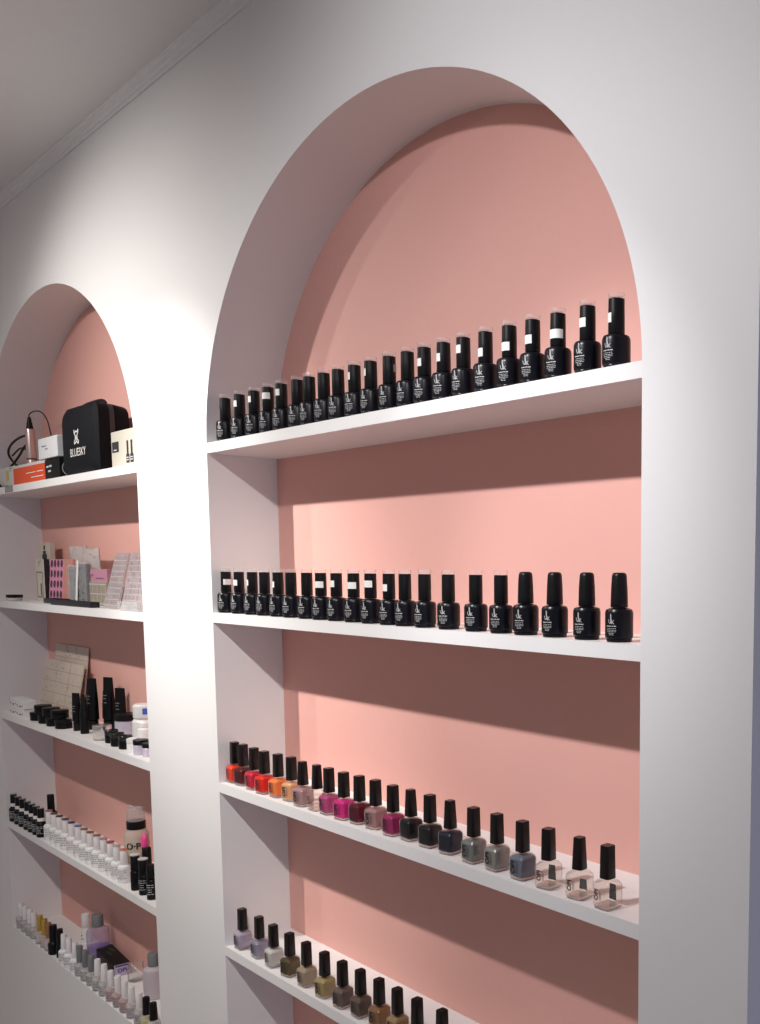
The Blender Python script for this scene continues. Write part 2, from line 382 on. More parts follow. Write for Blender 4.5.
ring = [(.018*cos(a), .018*sin(a)) for a in [pi*.1+i*pi*1.5/16 for i in range(17)]]
pr.ribbons([ring, [(-.006,-.004),(.010,-.004)], [(-.004,.004),(.004,.004)]], .0022, side(hw+.0004, -.010, .026))
part('print', pr.mesh('print', PRINT, False), t, 'white lettering and ring logo')
t, hw, hd = carton('carton', 'small white carton resting on the black carton beside the carry case', -.980, -.841, .014, .085, z1+.0532, .050, mat('pale_white_card', (.70, .71, .72), .5))
pr = MB().ribbons([[(-.044,.030),(-.010,.030)],[(-.020,.0225),(.000,.0225)]], .0026, front(0, -hd-.0004, 0))
pr.ribbons([[(.013*cos(a), .013*sin(a)) for a in [i*2*pi/18 for i in range(19)]], [(.005,-.006),(-.003,-.002),(.004,.005)]], .0018, side(hw+.0004, -.004, .026))
part('print', pr.mesh('print', GPRINT, False), t, 'grey lettering and ring logo')
# drill pen with cable
t = thing('nail_drill_pen', 'silver pink nail drill pen standing upright on the orange carton', 'nail drill', (-1.168, .052, z1+.0532), rot=(0, radians(-2), 0))
part('handpiece', MB().lathe([(.0085,0),(.0118,.001),(.0122,.012),(.0112,.016),(.0116,.022),(.0118,.088),(.0105,.0955),(.0080,.097)], 24).mesh('handpiece', mat('rose_silver_metal', (.55,.42,.40), .3, .6)), t)
part('grip_ring', MB().lathe([(.0122,.0165),(.0124,.017),(.0124,.0195),(.0120,.020)], 24).mesh('grip_ring', mat('dark_ring', (.05,.045,.045), .4)), t)
part('cable_boot', MB().lathe([(.0082,.097),(.0085,.100),(.0066,.108),(.0070,.110),(.0050,.117),(.0054,.119),(.0036,.127)], 18).mesh('cable_boot', BCAP), t)
def smoothpts(P, n=8):
    out = []
    for i in range(len(P)-1):
        p0, p1, p2, p3 = P[max(i-1,0)], P[i], P[i+1], P[min(i+2,len(P)-1)]
        for k in range(n):
            u = k/n
            out.append(tuple(.5*((2*b)+(c-a)*u+(2*a-5*b+4*c-d)*u*u+(-a+3*b-3*c+d)*u**3) for a, b, c, d in zip(p0, p1, p2, p3)))
    return out+[P[-1]]
cab = MB().tube(smoothpts([(0,0,.126),(.004,0,.134),(.022,.006,.140),(.048,.014,.136),(.070,.020,.116),(.078,.024,.085),(.076,.030,.050),(.060,.036,.012),(.02,.036,.004),(-.05,.030,.004),(-.12,.024,.007)]), .0016)
cab.tube(smoothpts([(-.12,.024,.007),(-.165,.010,.020),(-.180,-.004,.048),(-.150,-.008,.068),(-.095,-.004,.082),(-.035,.004,.086),(-.018,.012,.080),(-.045,.014,.073),(-.090,.010,.062),(-.120,.004,.040),(-.150,-.006,.018),(-.184,-.012,.004)]), .0030)
cab.tube(smoothpts([(-.165,.0,.045),(-.125,.010,.062),(-.075,.012,.050),(-.030,.006,.026),(-.014,-.004,.010)]), .0022)
cab.tube(smoothpts([(-.175,.002,.016),(-.12,-.002,.012),(-.06,-.006,.005),(-.015,-.010,.004)]), .0026)
part('cable', cab.mesh('cable', mat('black_rubber_cable', (.012,.010,.010), .45)), t, 'black cable arching over and coiled to the left')
# small black plug at the front edge of the shelf
t = thing('cable_plug', 'black cable plug lying at the front left end of the top shelf', 'plug', (-1.325, .008, z1))
part('plug_body', MB().prism([(.018,.006,.004,0),(.021,.0068,.004,.002),(.021,.0068,.004,.010),(.017,.0055,.004,.0125)]).mesh('plug_body', BCAP), t)
part('cord', MB().tube(smoothpts([(.019,0,.005),(.035,-.002,.0035),(.06,.001,.0025),(.105,-.001,.002)]), .0018).mesh('cord', BCAP), t)
# a piece of clear tape on the shelf edge
solo('tape_strip', MB().box(-.034, .034, -.0008, -.0001, -.0165, .0006).box(-.034, .034, -.0001, .012, .0001, .0006).mesh('tape_strip', clear_mat('grey_tape', white=.45, wcol=(.42,.38,.38))),
     'greyish tape strip stuck to the top shelf edge below the orange carton', 'tape', (-1.185, 0, z1))
# carry case
FAB = mat('black_case_fabric', (.0045, .005, .008), .6, bump=.35, bscale=900, spec=.16)
def case_shell(y0, y1, hw, h, r, inset0, inset1):
    """rounded-rectangle slab standing on edge; sections run along y"""
    mb = MB(); rings = []
    for y, ins in ((y0, inset0+.006), (y0+.003, inset0+.002), (y0+.009, 0 if inset0 == .006 else inset0), (y1-.006, inset1), (y1, inset1+.002)):
        ring = []
        w, hh, cr = hw-ins, h-ins, r
        for q, (sx, sz) in enumerate(((1,1),(-1,1),(-1,-1),(1,-1))):
            rr = cr if sz > 0 else cr*.5
            for i in range(6):
                a = q*pi/2+i/5*pi/2
                zc = (hh-rr) if sz > 0 else (ins+rr)
                ring.append((sx*(w-rr)+rr*cos(a), y, zc+rr*sin(a)))
        rings.append(ring)
    return mb.loft(rings)
t = thing('carry_case', 'black zip-up hard carry case with white emblem, left alcove top shelf', 'case', (-.708, .016, z1))
HW, HH = .111, .157
part('front_shell', case_shell(0, .034, HW, HH, .026, .006, 0).mesh('front_shell', FAB, True, 50), t)
part('rear_shell', case_shell(.0375, .075, HW, HH, .026, .001, .004).mesh('rear_shell', FAB, True, 50), t)
part('zip', case_shell(.0335, .038, HW+.0008, HH+.0006, .026, .001, .001).mesh('zip', mat('zip_tape', (.03,.028,.032), .5), True, 50), t, 'dark zip running round the rim')
part('handle', MB().tube(smoothpts([(-.080,.040,HH-.002),(-.074,.039,HH+.006),(-.050,.038,HH+.010),(.030,.038,HH+.011),(.062,.039,HH+.007),(.068,.040,HH-.002)]), .0042).mesh('handle', BCAP), t, 'carry handle on top')
f = lambda a, b: (-.006+a*1.05, -.0005, .084+b*.70)
emb = MB().ribbons([[(-.012,.028),(-.012,.017),(-.006,.010),(-.006,-.003),(-.013,-.010),(-.012,-.018)], [(.012,.028),(.012,.017),(.006,.010),(.006,-.003),(.013,-.010),(.012,-.018)],
                    [(-.012,.017),(0,.023),(.012,.017)], [(-.006,.010),(0,.004),(.006,.010)], [(-.006,-.003),(0,.004),(.006,-.003)], [(-.012,-.018),(0,-.010),(.012,-.018)], [(0,.004),(0,-.010)]], .0042, f)
part('emblem', emb.mesh('emblem', STK, False), t, 'white symmetrical emblem')
part('lettering', MB().text('BLUESKY', .0255, front(.000, -.0005, .0520)).ribbons([], .001, f).mesh('lettering', STK, False), t, 'white capital lettering')
# white carton with bottle pictures
t, hw, hd = carton('carton', 'cream white carton with two black bottle pictures beside the carry case', -.520, -.345, .022, .080, z1, .080, mat('bright_card', (.55,.52,.44), .6))
f = front(0, -hd-.0005, 0)
pr = MB().patch(-.082, -.045, .036, .058, f, 1)
for bx in (.004, .026):
    pr.patch(bx-.0085, bx+.0085, .010, .028, f, 1); pr.patch(bx-.0045, bx+.0045, .028, .056, f, 1)
pr.patch(-hw+.002, hw-.002, .0006, .004, f, 1)
part('print', pr.mesh('print', DPRINT, False), t, 'dark square and bottle pictures')
f2 = front(0, -hd-.0009, 0)
part('print', MB().ribbons([[(-.072,.0405),(-.055,.0405)],[(-.002,.016),(.010,.016)],[(.020,.016),(.032,.016)],[(-.002,.021),(.010,.021)],[(.020,.021),(.032,.021)]], .0022, f2).mesh('print', PRINT, False), t, 'pale lettering on the dark print')

# ------------------------------------------------------------------ left alcove, second shelf: sticker packs
z2 = ZL[1]
t = thing('cosmetic_jar', 'tiny clear jar with black lid at the left end of the second shelf', 'jar', (-1.296, .028, z2))
part('jar_body', MB().lathe([(.016,0),(.0185,.001),(.0185,.008),(.017,.009)], 28).mesh('jar_body', clear_mat('milky_glass', white=.55)), t)
part('lid', MB().lathe([(.0195,.0086),(.020,.0095),(.020,.0155),(.0190,.0165)], 28).mesh('lid', BCAP), t)
def standing_card(name, label, x0, x1, y, h, m, rz=0., lean=0., th=.004, cat='packet', group=None):
    t = thing(name, label, cat, ((x0+x1)/2, y, z2), group=group, rot=(lean, 0, rz))
    part('card', MB().box(-(x1-x0)/2, (x1-x0)/2, -th/2, th/2, 0, h).mesh('card', m, False), t)
    return t, (x1-x0)/2, -th/2-.0004
CARD = mat('cream_packet', (.60, .54, .45), .65)
t, hw, yf = standing_card('nail_tip_packet', 'tall cream packet with black figure, standing behind the shorter cream packet', -1.305, -1.212, .098, .158, CARD, th=.012, group='cream packets on the second shelf')
t.location.x = -1.245
part('print', MB().lathe([(.0062,.142),(.0085,.137),(.0078,.132),(.004,.131)], 10).mesh('print', DPRINT), t, 'black figure print', (.002, yf+.005, 0)) if False else None
f = front(0, yf, 0)
fig = MB().patch(-.020, .020, .112, .126, f, 1).patch(-.012, .012, .126, .136, f, 1).patch(-.006, .006, .139, .150, f, 1).patch(-.014, .014, .098, .112, f, 1)
part('print', fig.mesh('print', DPRINT, False), t, 'black figure print')
t, hw, yf = standing_card('nail_tip_packet', 'shorter cream packet with dark spine and framed window, second shelf left', -1.232, -1.160, .068, .113, CARD, th=.007, group='cream packets on the second shelf')
part('spine', MB().box(hw, hw+.0012, -.0035, .0095, 0, .113).mesh('spine', DPRINT, False), t, 'dark spine')
f = front(0, yf, 0)
part('print', MB().ribbons([[(-.028,.012),(-.028,.078),(.020,.078),(.020,.012),(-.028,.012)],[(-.006,.094),(-.004,.107)],[(.002,.103),(.010,.109)]], .003, f).patch(.0, .012, .016, .048, f, 1).mesh('print', GPRINT, False), t, 'grey framed print')
def nail_card(label, x0, x1, y, h, m, nm):
    t, hw, yf = standing_card('nail_sticker_card', label, x0, x1, y, h, m, group='nail wrap cards on the second shelf', lean=radians(-4))
    f = front(0, yf, 0); mb = MB()
    for r in range(4):
        for c in range(4):
            cx, cz, a, b = -hw*.72+c*hw*.48, .014+r*h*.235, hw*.17, h*.088
            n = len(mb.v); mb.v += [f(cx+a*cos(q*pi/6), cz+.008+b*sin(q*pi/6)) for q in range(12)]; mb.f.append(tuple(range(n, n+12)))
    part('nail_wraps', mb.mesh('nail_wraps', nm, False), t, 'rows of nail shaped stickers')
nail_card('bright pink card with rows of dark nail wraps on the second shelf', -1.118, -1.012, .062, .112, mat('pink_card', (.70,.27,.42), .5), mat('dark_nail_ink', (.07,.03,.05), .4))
nail_card('coral card with pale nail wraps beside the bright pink card', -1.009, -.935, .060, .112, mat('coral_card', (.68,.25,.20), .5), mat('coral_nail_ink', (.55,.30,.27), .4))
def tray(label, x0, x1, y0, y1, h):
    t = thing('display_tray', label, 'tray', ((x0+x1)/2, (y0+y1)/2, z2), group='black trays on the second shelf')
    w, d = x1-x0, y1-y0
    mb = MB().rbox(w, d, h*.7, .004, .001)
    for sy in (-1, 1): mb.box(-w/2+.001, w/2-.001, sy*(d/2-.0018)-.001, sy*(d/2-.0018)+.001, h*.6, h)
    for sx in (-1, 1): mb.box(sx*(w/2-.0018)-.001, sx*(w/2-.0018)+.001, -d/2+.001, d/2-.001, h*.6, h)
    part('tray_base', mb.mesh('tray_base', mat('black_tray_plastic', (.012,.011,.016), .4)), t)
    return t
tray('short black plastic tray in front of the bright pink card', -1.062, -.915, .030, .054, .013)
tray('long black plastic tray in front of the silver glitter packs', -.925, -.650, .006, .028, .013)
# glitter packs behind the long tray
GLIT = mat('silver_glitter', (.36,.37,.40), .25, .7, vary=.9, bscale=420)
for k, (x0, x1, y, h, lb, dark) in enumerate(((-.925,-.872,.056,.094,'silver rhinestone pack standing left of the white stick',0), (-.866,-.815,.060,.100,'dark silver rhinestone pack standing right of the white stick',1))):
    t, hw, yf = standing_card('rhinestone_pack', lb, x0, x1, y, h, GLIT if not dark else mat('dark_glitter', (.10,.10,.12), .3, .6, vary=.9, bscale=420), th=.010, group='rhinestone packs on the second shelf')
    part('clear_sleeve', MB().rbox(2*hw+.004, .016, h+.004, .003, .001).mesh('clear_sleeve', CLEARP), t)
    f = front(0, -.0086, 0); mb = MB(); rr = random.Random(5+k)
    for q in range(60):
        cx, cz, r = rr.uniform(-hw*.85, hw*.85), rr.uniform(.006, h-.006), rr.uniform(.0012, .0030)
        n = len(mb.v); mb.v += [f(cx+r*cos(a*pi/3), cz+r*sin(a*pi/3)) for a in range(6)]; mb.f.append(tuple(range(n, n+6)))
    part('rhinestones', mb.mesh('rhinestones', mat('rhinestone', (.75,.76,.80), .15, .8), False), t)
solo('nail_file', MB().prism([(.0045,.0012,.001,0),(.0050,.0012,.001,.004),(.0050,.0012,.001,.105),(.0040,.0012,.001,.109)]).mesh('nail_file', STK),
     'thin white stick upright between the two silver rhinestone packs', 'nail file', (-.8685, .047, z2))
bpy.data.objects['nail_file'].rotation_euler = (radians(-3), radians(3), 0)
# crumpled clear bags on top
def bag(label, x0, x1, y, z0, z1_, seed):
    mb = MB(); rr = random.Random(seed); nx, nz = 10, 8; rows = []
    for s in (-1, 1):
        for j in range(nz+1):
            for i in range(nx+1):
                u, v = i/nx, j/nz
                th = .010*sin(pi*u)*sin(pi*v)+.0015
                mb.v.append((x0+(x1-x0)*u+rr.uniform(-.002,.002), y+s*th+rr.uniform(-.002,.002)*(0 < u < 1), z0+(z1_-z0)*v+rr.uniform(-.003,.003)))
    W = nx+1; H = (nz+1)*W
    for s in range(2):
        for j in range(nz):
            for i in range(nx):
                a = s*H+j*W+i; mb.f.append((a, a+1, a+W+1, a+W))
    for i in range(nx): mb.f.append((i, i+1, H+i+1, H+i)); mb.f.append((nz*W+i, nz*W+i+1, H+nz*W+i+1, H+nz*W+i))
    for j in range(nz): mb.f.append((j*W, (j+1)*W, H+(j+1)*W, H+j*W)); mb.f.append((j*W+nx, (j+1)*W+nx, H+(j+1)*W+nx, H+j*W+nx))
    t = thing('clear_bag', label, 'plastic bag', (0, 0, z2), group='crumpled bags on the second shelf')
    part('film', mb.mesh('film', clear_mat('milky_film', white=.55, gloss_rough=.15, wcol=(.66,.62,.60)), True, 80), t)
    dots = MB(); rr = random.Random(seed+9)
    for q in range(9):
        cx, cz = rr.uniform(x0+.01, x1-.01), rr.uniform(z0+.008, z1_-.008)
        dots.lathe([(.0016,0),(.0022,.0008),(.0016,.0016)], 8, cx, 0) if False else dots.box(cx-.0018, cx+.0018, y-.0125, y-.0115, cz-.0018, cz+.0018)
    part('charms', dots.mesh('charms', mat('pinkish_charm', (.45,.18,.16), .4), False), t, 'small reddish charms')
bag('crumpled clear charm bag leaning on the back wall above the silver packs', -1.045, -.925, .094, .0, .145, 3)
bag('crumpled milky bag behind the white stick and dark rhinestone pack', -.925, -.820, .088, .0, .138, 8)
# pink topped pack
t = thing('nail_decoration_pack', 'pink topped clear pack of beads between bags and sticker sheets', 'packet', (-.778, .070, z2))
part('header_card', MB().box(-.074, .074, -.006, .006, .058, .088).mesh('header_card', mat('rose_card', (.52,.24,.32), .5), False), t, 'pink header card')
part('bead_tray', MB().rbox(.148, .018, .058, .004, .0015).mesh('bead_tray', mat('bead_mix', (.33,.28,.22), .45, vary=.55, bscale=300)), t)
mb = MB(); f = front(0, -.0095, 0)
for r in range(3): mb.ribbons([[(-.07, .006+r*.023), (.07, .006+r*.023)]], .0025, f)
for c in range(6): mb.ribbons([[(-.07+c*.028, .004), (-.07+c*.028, .054)]], .0022, f)
part('tray_dividers', mb.mesh('tray_dividers', mat('pale_divider', (.6,.57,.54), .4), False), t)
part('print', MB().ribbons([[(-.060,.074),(-.045,.078),(-.030,.071),(-.018,.076)],[(.0,.066),(.05,.066)]], .003, front(0, -.0065, 0)).mesh('print', mat('purple_ink', (.25,.10,.25), .5), False), t)
# leaning sticker sheets
def sticker_sheets(label, xb0, xb1, xt0, xt1, yb, yt, h, seed):
    t = thing('sticker_sheet', label, 'sticker sheet', ((xb0+xb1)/2, yb, z2), group='leaning sheets on the second shelf')
    cx = (xb0+xb1)/2; mb = MB()
    P = lambda u, v, o: (xb0+(xb1-xb0)*u+((xt0-xb0)+((xt1-xb1)-(xt0-xb0))*u)*v-cx, (yt-yb)*v+o, h*v)
    mb.add([P(0,0,-.002),P(1,0,-.002),P(1,1,-.002),P(0,1,-.002),P(0,0,.002),P(1,0,.002),P(1,1,.002),P(0,1,.002)], [(0,1,2,3),(7,6,5,4),(0,4,5,1),(1,5,6,2),(2,6,7,3),(3,7,4,0)])
    part('backing', mb.mesh('backing', clear_mat('pale_sheet', white=.62, gloss_rough=.2, wcol=(.47,.42,.43)), False), t)
    rr = random.Random(seed); dots = MB(); lines = MB()
    for r in range(9):
        v = .06+r*.1
        lines.add([P(.04,v,-.0024),P(.96,v,-.0024),P(.96,v+.006,-.0024),P(.04,v+.006,-.0024)], [(0,1,2,3)])
        for c in range(5):
            if rr.random() < .75:
                u = .1+c*.19; a = .05+rr.random()*.04
                dots.add([P(u,v+.03,-.0024),P(u+a,v+.03,-.0024),P(u+a,v+.075,-.0024),P(u,v+.075,-.0024)], [(0,1,2,3)])
    part('motifs', dots.mesh('motifs', mat('lilac_motif', (.30,.22,.25), .5), False), t)
    part('grid_lines', lines.mesh('grid_lines', mat('white_line', (.60,.56,.55), .5), False), t)
sticker_sheets('pale nail sticker sheet leaning beside the pink topped bead pack', -.628, -.540, -.735, -.652, .028, .098, .126, 1)
sticker_sheets('pale nail sticker sheet leaning nearest the pillar on the second shelf', -.522, -.405, -.640, -.528, .028, .098, .126, 2)
t = thing('clear_case', 'small clear plastic case at the foot of the sheet nearest the pillar', 'plastic case', (-.432, .014, z2))
part('case_shell', MB().rbox(.110, .014, .020, .003, .001).mesh('case_shell', CLEARP), t)

# ------------------------------------------------------------------ left alcove, third shelf: jars and tubes
z3 = ZL[2]
def lidjar(name, label, x, y, z, r, hb, hl, mb_, ml, rl=None, group=None, cat='jar', seg=26):
    rl = rl or r*1.03
    t = thing(name, label, cat, (x, y, z), group=group)
    part('jar_body', MB().lathe([(r*.9,0),(r,.0012),(r,hb-.0012),(r*.93,hb)], seg).mesh('jar_body', mb_), t)
    part('lid', MB().lathe([(rl*.97,hb+.0002),(rl,hb+.0012),(rl,hb+hl-.0012),(rl*.94,hb+hl)], seg).mesh('lid', ml), t)
    return t
FOG = clear_mat('frosted_jar', white=.7, wcol=(.72,.70,.69))
for (x, y, lv, w) in ((-1.300,.026,0,'lower left'),(-1.232,.024,0,'lower right'),(-1.296,.026,1,'upper left'),(-1.228,.024,1,'upper right')):
    t = thing('white_carton', 'small white carton, %s of the stack of four, third shelf left end' % w, 'box', (x, y, z3+lv*.0225), group='small white cartons stacked on the third shelf')
    part('carton_body', MB().rbox(.060, .032, .0222, .0015, .001).mesh('carton_body', WPLAS), t)
    part('print', MB().ribbons([[(-.026,.007),(-.018,.007)],[(-.004,.006),(.012,.006)],[(.022,.009),(.027,.009)]], .003, front(0, -.0164, 0)).mesh('print', DPRINT, False), t, 'dark marks')
JB = mat('black_jar', (.004,.004,.005), .3, spec=.28)
wh = ['at the front left','second from left','third from left','at the right end']
for k, (x, y) in enumerate(((-1.130,.024),(-1.062,.024),(-.999,.024),(-.937,.026))):
    lidjar('cosmetic_jar', 'small black jar in the lower layer of stacked jars, %s' % wh[k], x, y, z3, .0195, .013, .009, JB, BCAP, group='black jars stacked on the third shelf')
for k, (x, y) in enumerate(((-1.096,.026),(-1.0305,.026),(-.968,.027))):
    lidjar('cosmetic_jar', 'small black jar in the upper layer of stacked jars, %s' % ['leftmost','middle','rightmost'][k], x, y, z3+.0221, .0200, .0125, .009, JB, BCAP, group='black jars stacked on the third shelf')
def tube_obj(label, x, y, h, r, rz, m=None, cap_h=.022, marks=True, top_r=.3):
    t = thing('cosmetic_tube', label, 'tube', (x, y, z3), rz, 'black tubes on the third shelf')
    secs = [(r*.80, r*.80, r*.79, 0), (r*.84, r*.84, r*.83, .001), (r*.82, r*.82, r*.81, cap_h)]
    part('cap', MB().prism(secs, 6).mesh('cap', BCAP), t)
    part('tube_body', MB().prism([(r*.7,r*.7,r*.69,cap_h+.0002),(r,r,r*.99,cap_h+.003),(r,r*.8,r*.79,cap_h+(h-cap_h)*.5),(r*1.04,r*.18,r*.17,h-.004),(r*1.04,r*.12,r*.11,h)], 6).mesh('tube_body', JB), t)
    if marks:
        f = front(0, -r*.86, 0)
        part('print', MB().ribbons([[(-r*.5,h*.66),(r*.4,h*.66)],[(-r*.45,h*.60),(r*.2,h*.60)],[(-r*.4,h*.52),(r*.3,h*.52)]], .0020, f).mesh('print', GPRINT, False), t)
    return t
tube_obj('shorter black tube at the left end of the upright tubes', -.872, .036, .094, .0100, radians(30))
tube_obj('tall black tube third from left among the upright tubes', -.868, .072, .128, .0135, radians(25))
tube_obj('tallest black tube near the back, behind the silver lidded jar', -.838, .100, .131, .0135, radians(25))
tube_obj('shorter black tube half hidden between the two tall tubes', -.866, .104, .094, .0110, radians(20))
tube_obj('black tube behind the lilac tub, rightmost of the upright tubes', -.785, .108, .108, .0125, radians(35))
t = thing('nail_pen', 'slim black pointed pen bottle standing between black tubes', 'pen', (-.813, .034, z3))
part('pen_body', MB().lathe([(.0085,0),(.0095,.001),(.0095,.052),(.0085,.055)], 20).mesh('pen_body', JB), t)
part('cap', MB().lathe([(.0088,.0552),(.0090,.057),(.0055,.080),(.0030,.0955),(.0012,.097)], 20).mesh('cap', BCAP), t)
t = thing('cream_tube', 'white pink tube glimpsed left of the shorter black tube', 'tube', (-.922, .052, z3))
part('tube_body', MB().lathe([(.0105,0),(.0115,.001),(.0115,.045),(.0100,.049)], 20).mesh('tube_body', mat('pale_pink_plastic', (.70,.52,.52), .4)), t)
part('cap', MB().lathe([(.0090,.0492),(.0090,.066),(.0080,.068)], 20).mesh('cap', WPLAS), t)
lidjar('tub', 'lilac tub with wide black lid, back of the third shelf', -.725, .100, z3, .0265, .036, .0155, mat('lilac_plastic', (.50,.47,.56), .4), BCAP, .028, cat='tub')
# foil sheets standing behind
def foil(label, x0, x1, y, h, yt, seed):
    t = thing('foil_sheet', label, 'sticker sheet', ((x0+x1)/2, y, z3), group='foil sheets on the third shelf', rot=(-math.atan2(yt-y, h), 0, 0))
    hw = (x1-x0)/2
    part('sheet', MB().box(-hw, hw, -.0015, .0015, 0, h).mesh('sheet', mat('cream_foil_sheet', (.62,.52,.43), .35, vary=.12, bscale=18), False), t)
    rr = random.Random(seed); mb = MB(); mb2 = MB(); f = front(0, -.0020, 0)
    for r in range(5):
        mb.ribbons([[(-hw, h*.02+r*h*.2), (hw, h*.02+r*h*.2)]], .0014, f)
        for q in range(9):
            cx, cz, a = rr.uniform(-hw*.9, hw*.9), h*.2*r+rr.uniform(.008, h*.17), rr.uniform(.0012,.003); mb2.patch(cx-a, cx+a, cz-a, cz+a, f, 1)
    for c in range(1, 3): mb.ribbons([[(-hw+c*hw*2/3, 0), (-hw+c*hw*2/3, h)]], .0014, f)
    part('grid_lines', mb.mesh('grid_lines', mat('brownish_line', (.42,.30,.26), .5), False), t)
    part('motifs', mb2.mesh('motifs', mat('brown_motif', (.36,.24,.20), .5), False), t)
foil('cream foil sticker sheet leaning in front, lower of the pair on the third shelf', -1.300, -1.010, .074, .150, .104, 4)
foil('cream foil sticker sheet standing behind, taller of the pair on the third shelf', -1.290, -1.035, .100, .192, .124, 6)
# jars at the front right
lidjar('cosmetic_jar', 'clear glass jar with silver lid in front of the black tubes', -.689, .032, z3, .0195, .024, .012, clear_mat('pale_glass', white=.3, wcol=(.75,.68,.66)), mat('silver_lid', (.75,.73,.72), .2, .9), cat='jar')
for k, (x, y) in enumerate(((-.636,.034),(-.580,.027),(-.531,.027))):
    lidjar('cosmetic_jar', 'tiny black jar with silver rim, %s right of the silver lidded jar' % ['first','second','third'][k], x, y, z3, .0140, .020, .010, JB, mat('black_lid_gloss', (.02,.019,.019), .12), .0146, group='tiny black jars on the third shelf')
lidjar('cosmetic_jar', 'white cube shaped jar beside the tiny black jars', -.478, .024, z3, .0135, .020, .011, WPLAS, WPLAS, seg=4, cat='jar')
lidjar('cosmetic_jar', 'lilac glass jar with black lid near the pillar edge', -.440, .026, z3, .0150, .021, .011, mat('lilac_glass', (.55,.49,.60), .2), BCAP, cat='jar')
lidjar('cosmetic_jar', 'black lidded jar cut off by the pillar edge, third shelf', -.402, .028, z3, .0125, .019, .010, mat('lilac_glass', (.55,.49,.60), .2), BCAP, cat='jar')
t = thing('white_bottle', 'white bottle with blue square on its cap near the pillar', 'bottle', (-.570, .084, z3))
part('bottle_body', MB().lathe([(.024,0),(.0265,.0015),(.0265,.052),(.022,.058),(.018,.060)], 28).mesh('bottle_body', WPLAS), t)
part('cap', MB().lathe([(.0235,.0605),(.0240,.062),(.0240,.088),(.0205,.092)], 28).mesh('cap', WPLAS), t)
part('sticker', MB().patch(-.002, .012, .070, .084, cyl(.0243, 0, -pi/4+.35), 4).mesh('sticker', mat('blue_sticker', (.05,.13,.55), .5), False), t, 'blue square')
t = thing('white_bottle', 'small white round shouldered bottle in front of the blue marked one', 'bottle', (-.505, .060, z3))
part('bottle_body', MB().lathe([(.0155,0),(.0175,.0015),(.0175,.036),(.0165,.044),(.012,.048)], 26).mesh('bottle_body', WPLAS), t)
part('cap', MB().lathe([(.0125,.0483),(.0130,.049),(.0125,.058),(.0085,.063)], 26).mesh('cap', WPLAS), t)

# ------------------------------------------------------------------ left alcove, fourth shelf: rows of bottles
z4 = ZL[3]
def round_bottle(name, label, x, y, z, group, mbody, mcap, r=.0128, h=.040, rc=.0072, H=.078, sw=None, band=None, marks=None, rz=0., cap_taper=.94, fill=None, cat='nail polish bottle'):
    t = thing(name, label, cat, (x, y, z), rz, group)
    key = ('b', r, h, mbody.name)
    if key not in G: G[key] = MB().lathe([(r*.88,0),(r*.97,.0008),(r,.0025),(r,h-.007),(r*.96,h-.0042),(r*.80,h-.0016),(rc*1.02,h)], 26).mesh('body', mbody)
    b = part('body', G[key], t)
    key = ('c', rc, h, H, mcap.name, cap_taper)
    if key not in G: G[key] = MB().lathe([(rc*.97,h+.0002),(rc,h+.001),(rc*(1+cap_taper)/2,(h+H)/2),(rc*cap_taper,H-.001),(rc*cap_taper*.93,H)], 22).mesh('cap', mcap)
    c = part('cap', G[key], t)
    if sw: part('swatch', MB().lathe([(rc*.90,H+.0002),(rc*1.04,H+.0008),(rc*1.04,H+.0026),(rc*.9,H+.0032)], 20).mesh('swatch', sw), c, 'colour swatch on top')
    if band:
        part('band', MB().lathe([(rc+.0002,band[0]),(rc+.0006,band[0]+.0004),(rc+.0006,band[1]-.0004),(rc+.0002,band[1])], 22).mesh('band', STK), c, 'white paper band')
    if marks:
        key = ('m', r, h, marks.name)
        if key not in G:
            rr = random.Random(2); f = cyl(r+.0002, 0); mm = MB()
            for q in range(5):
                zz = h*.72-q*h*.11; hw = r*rr.uniform(.35, .8); mm.ribbons([[(-hw, zz), (hw*.2, zz)], [(hw*.35, zz), (hw, zz)]], .0013, f)
            G[key] = mm.mesh('print', marks, False)
        part('print', G[key], t)
    if fill:
        part('polish', MB().lathe([(r*.80,.0040),(r*.88,.006),(r*.88,h*.66),(r*.80,h*.72)], 22).mesh('polish', fill), b)
    return t
for k, (x, y) in enumerate(((-1.344,.0165),(-1.300,.0165),(-1.261,.0165),(-1.217,.0165),(-1.179,.0165),(-1.141,.0165),(-1.1055,.0165))):
    round_bottle('gel_polish_bottle', 'slim black bottle with white band, %s from left on the fourth shelf' % ORD[k], x-.012, y-.003, z4, 'slim black bottles with white bands', JB, BCAP,
                 .0128, .040, .0085, .076, band=(.0425,.0515), marks=PRINT, rz=radians(40), sw=SWATCH)
round_bottle('gel_polish_bottle', 'black capped bottle standing behind where black and white bottles meet', -1.222, .068, z4, None, JB, BCAP, .0150, .042, .0092, .088)
sw = [(.30,.16,.12),(.10,.05,.05),(.10,.05,.045),(.10,.06,.10),(.06,.05,.10),(.12,.17,.35),(.25,.12,.10),(.25,.09,.06),(.30,.14,.11),(.42,.22,.26),(.36,.06,.05),(.50,.36,.32),(.55,.17,.12)]
swn = ['rose','dark brown','brown','purple brown','deep purple','blue','red brown','rust','brown pink','mauve','red','pale','coral']
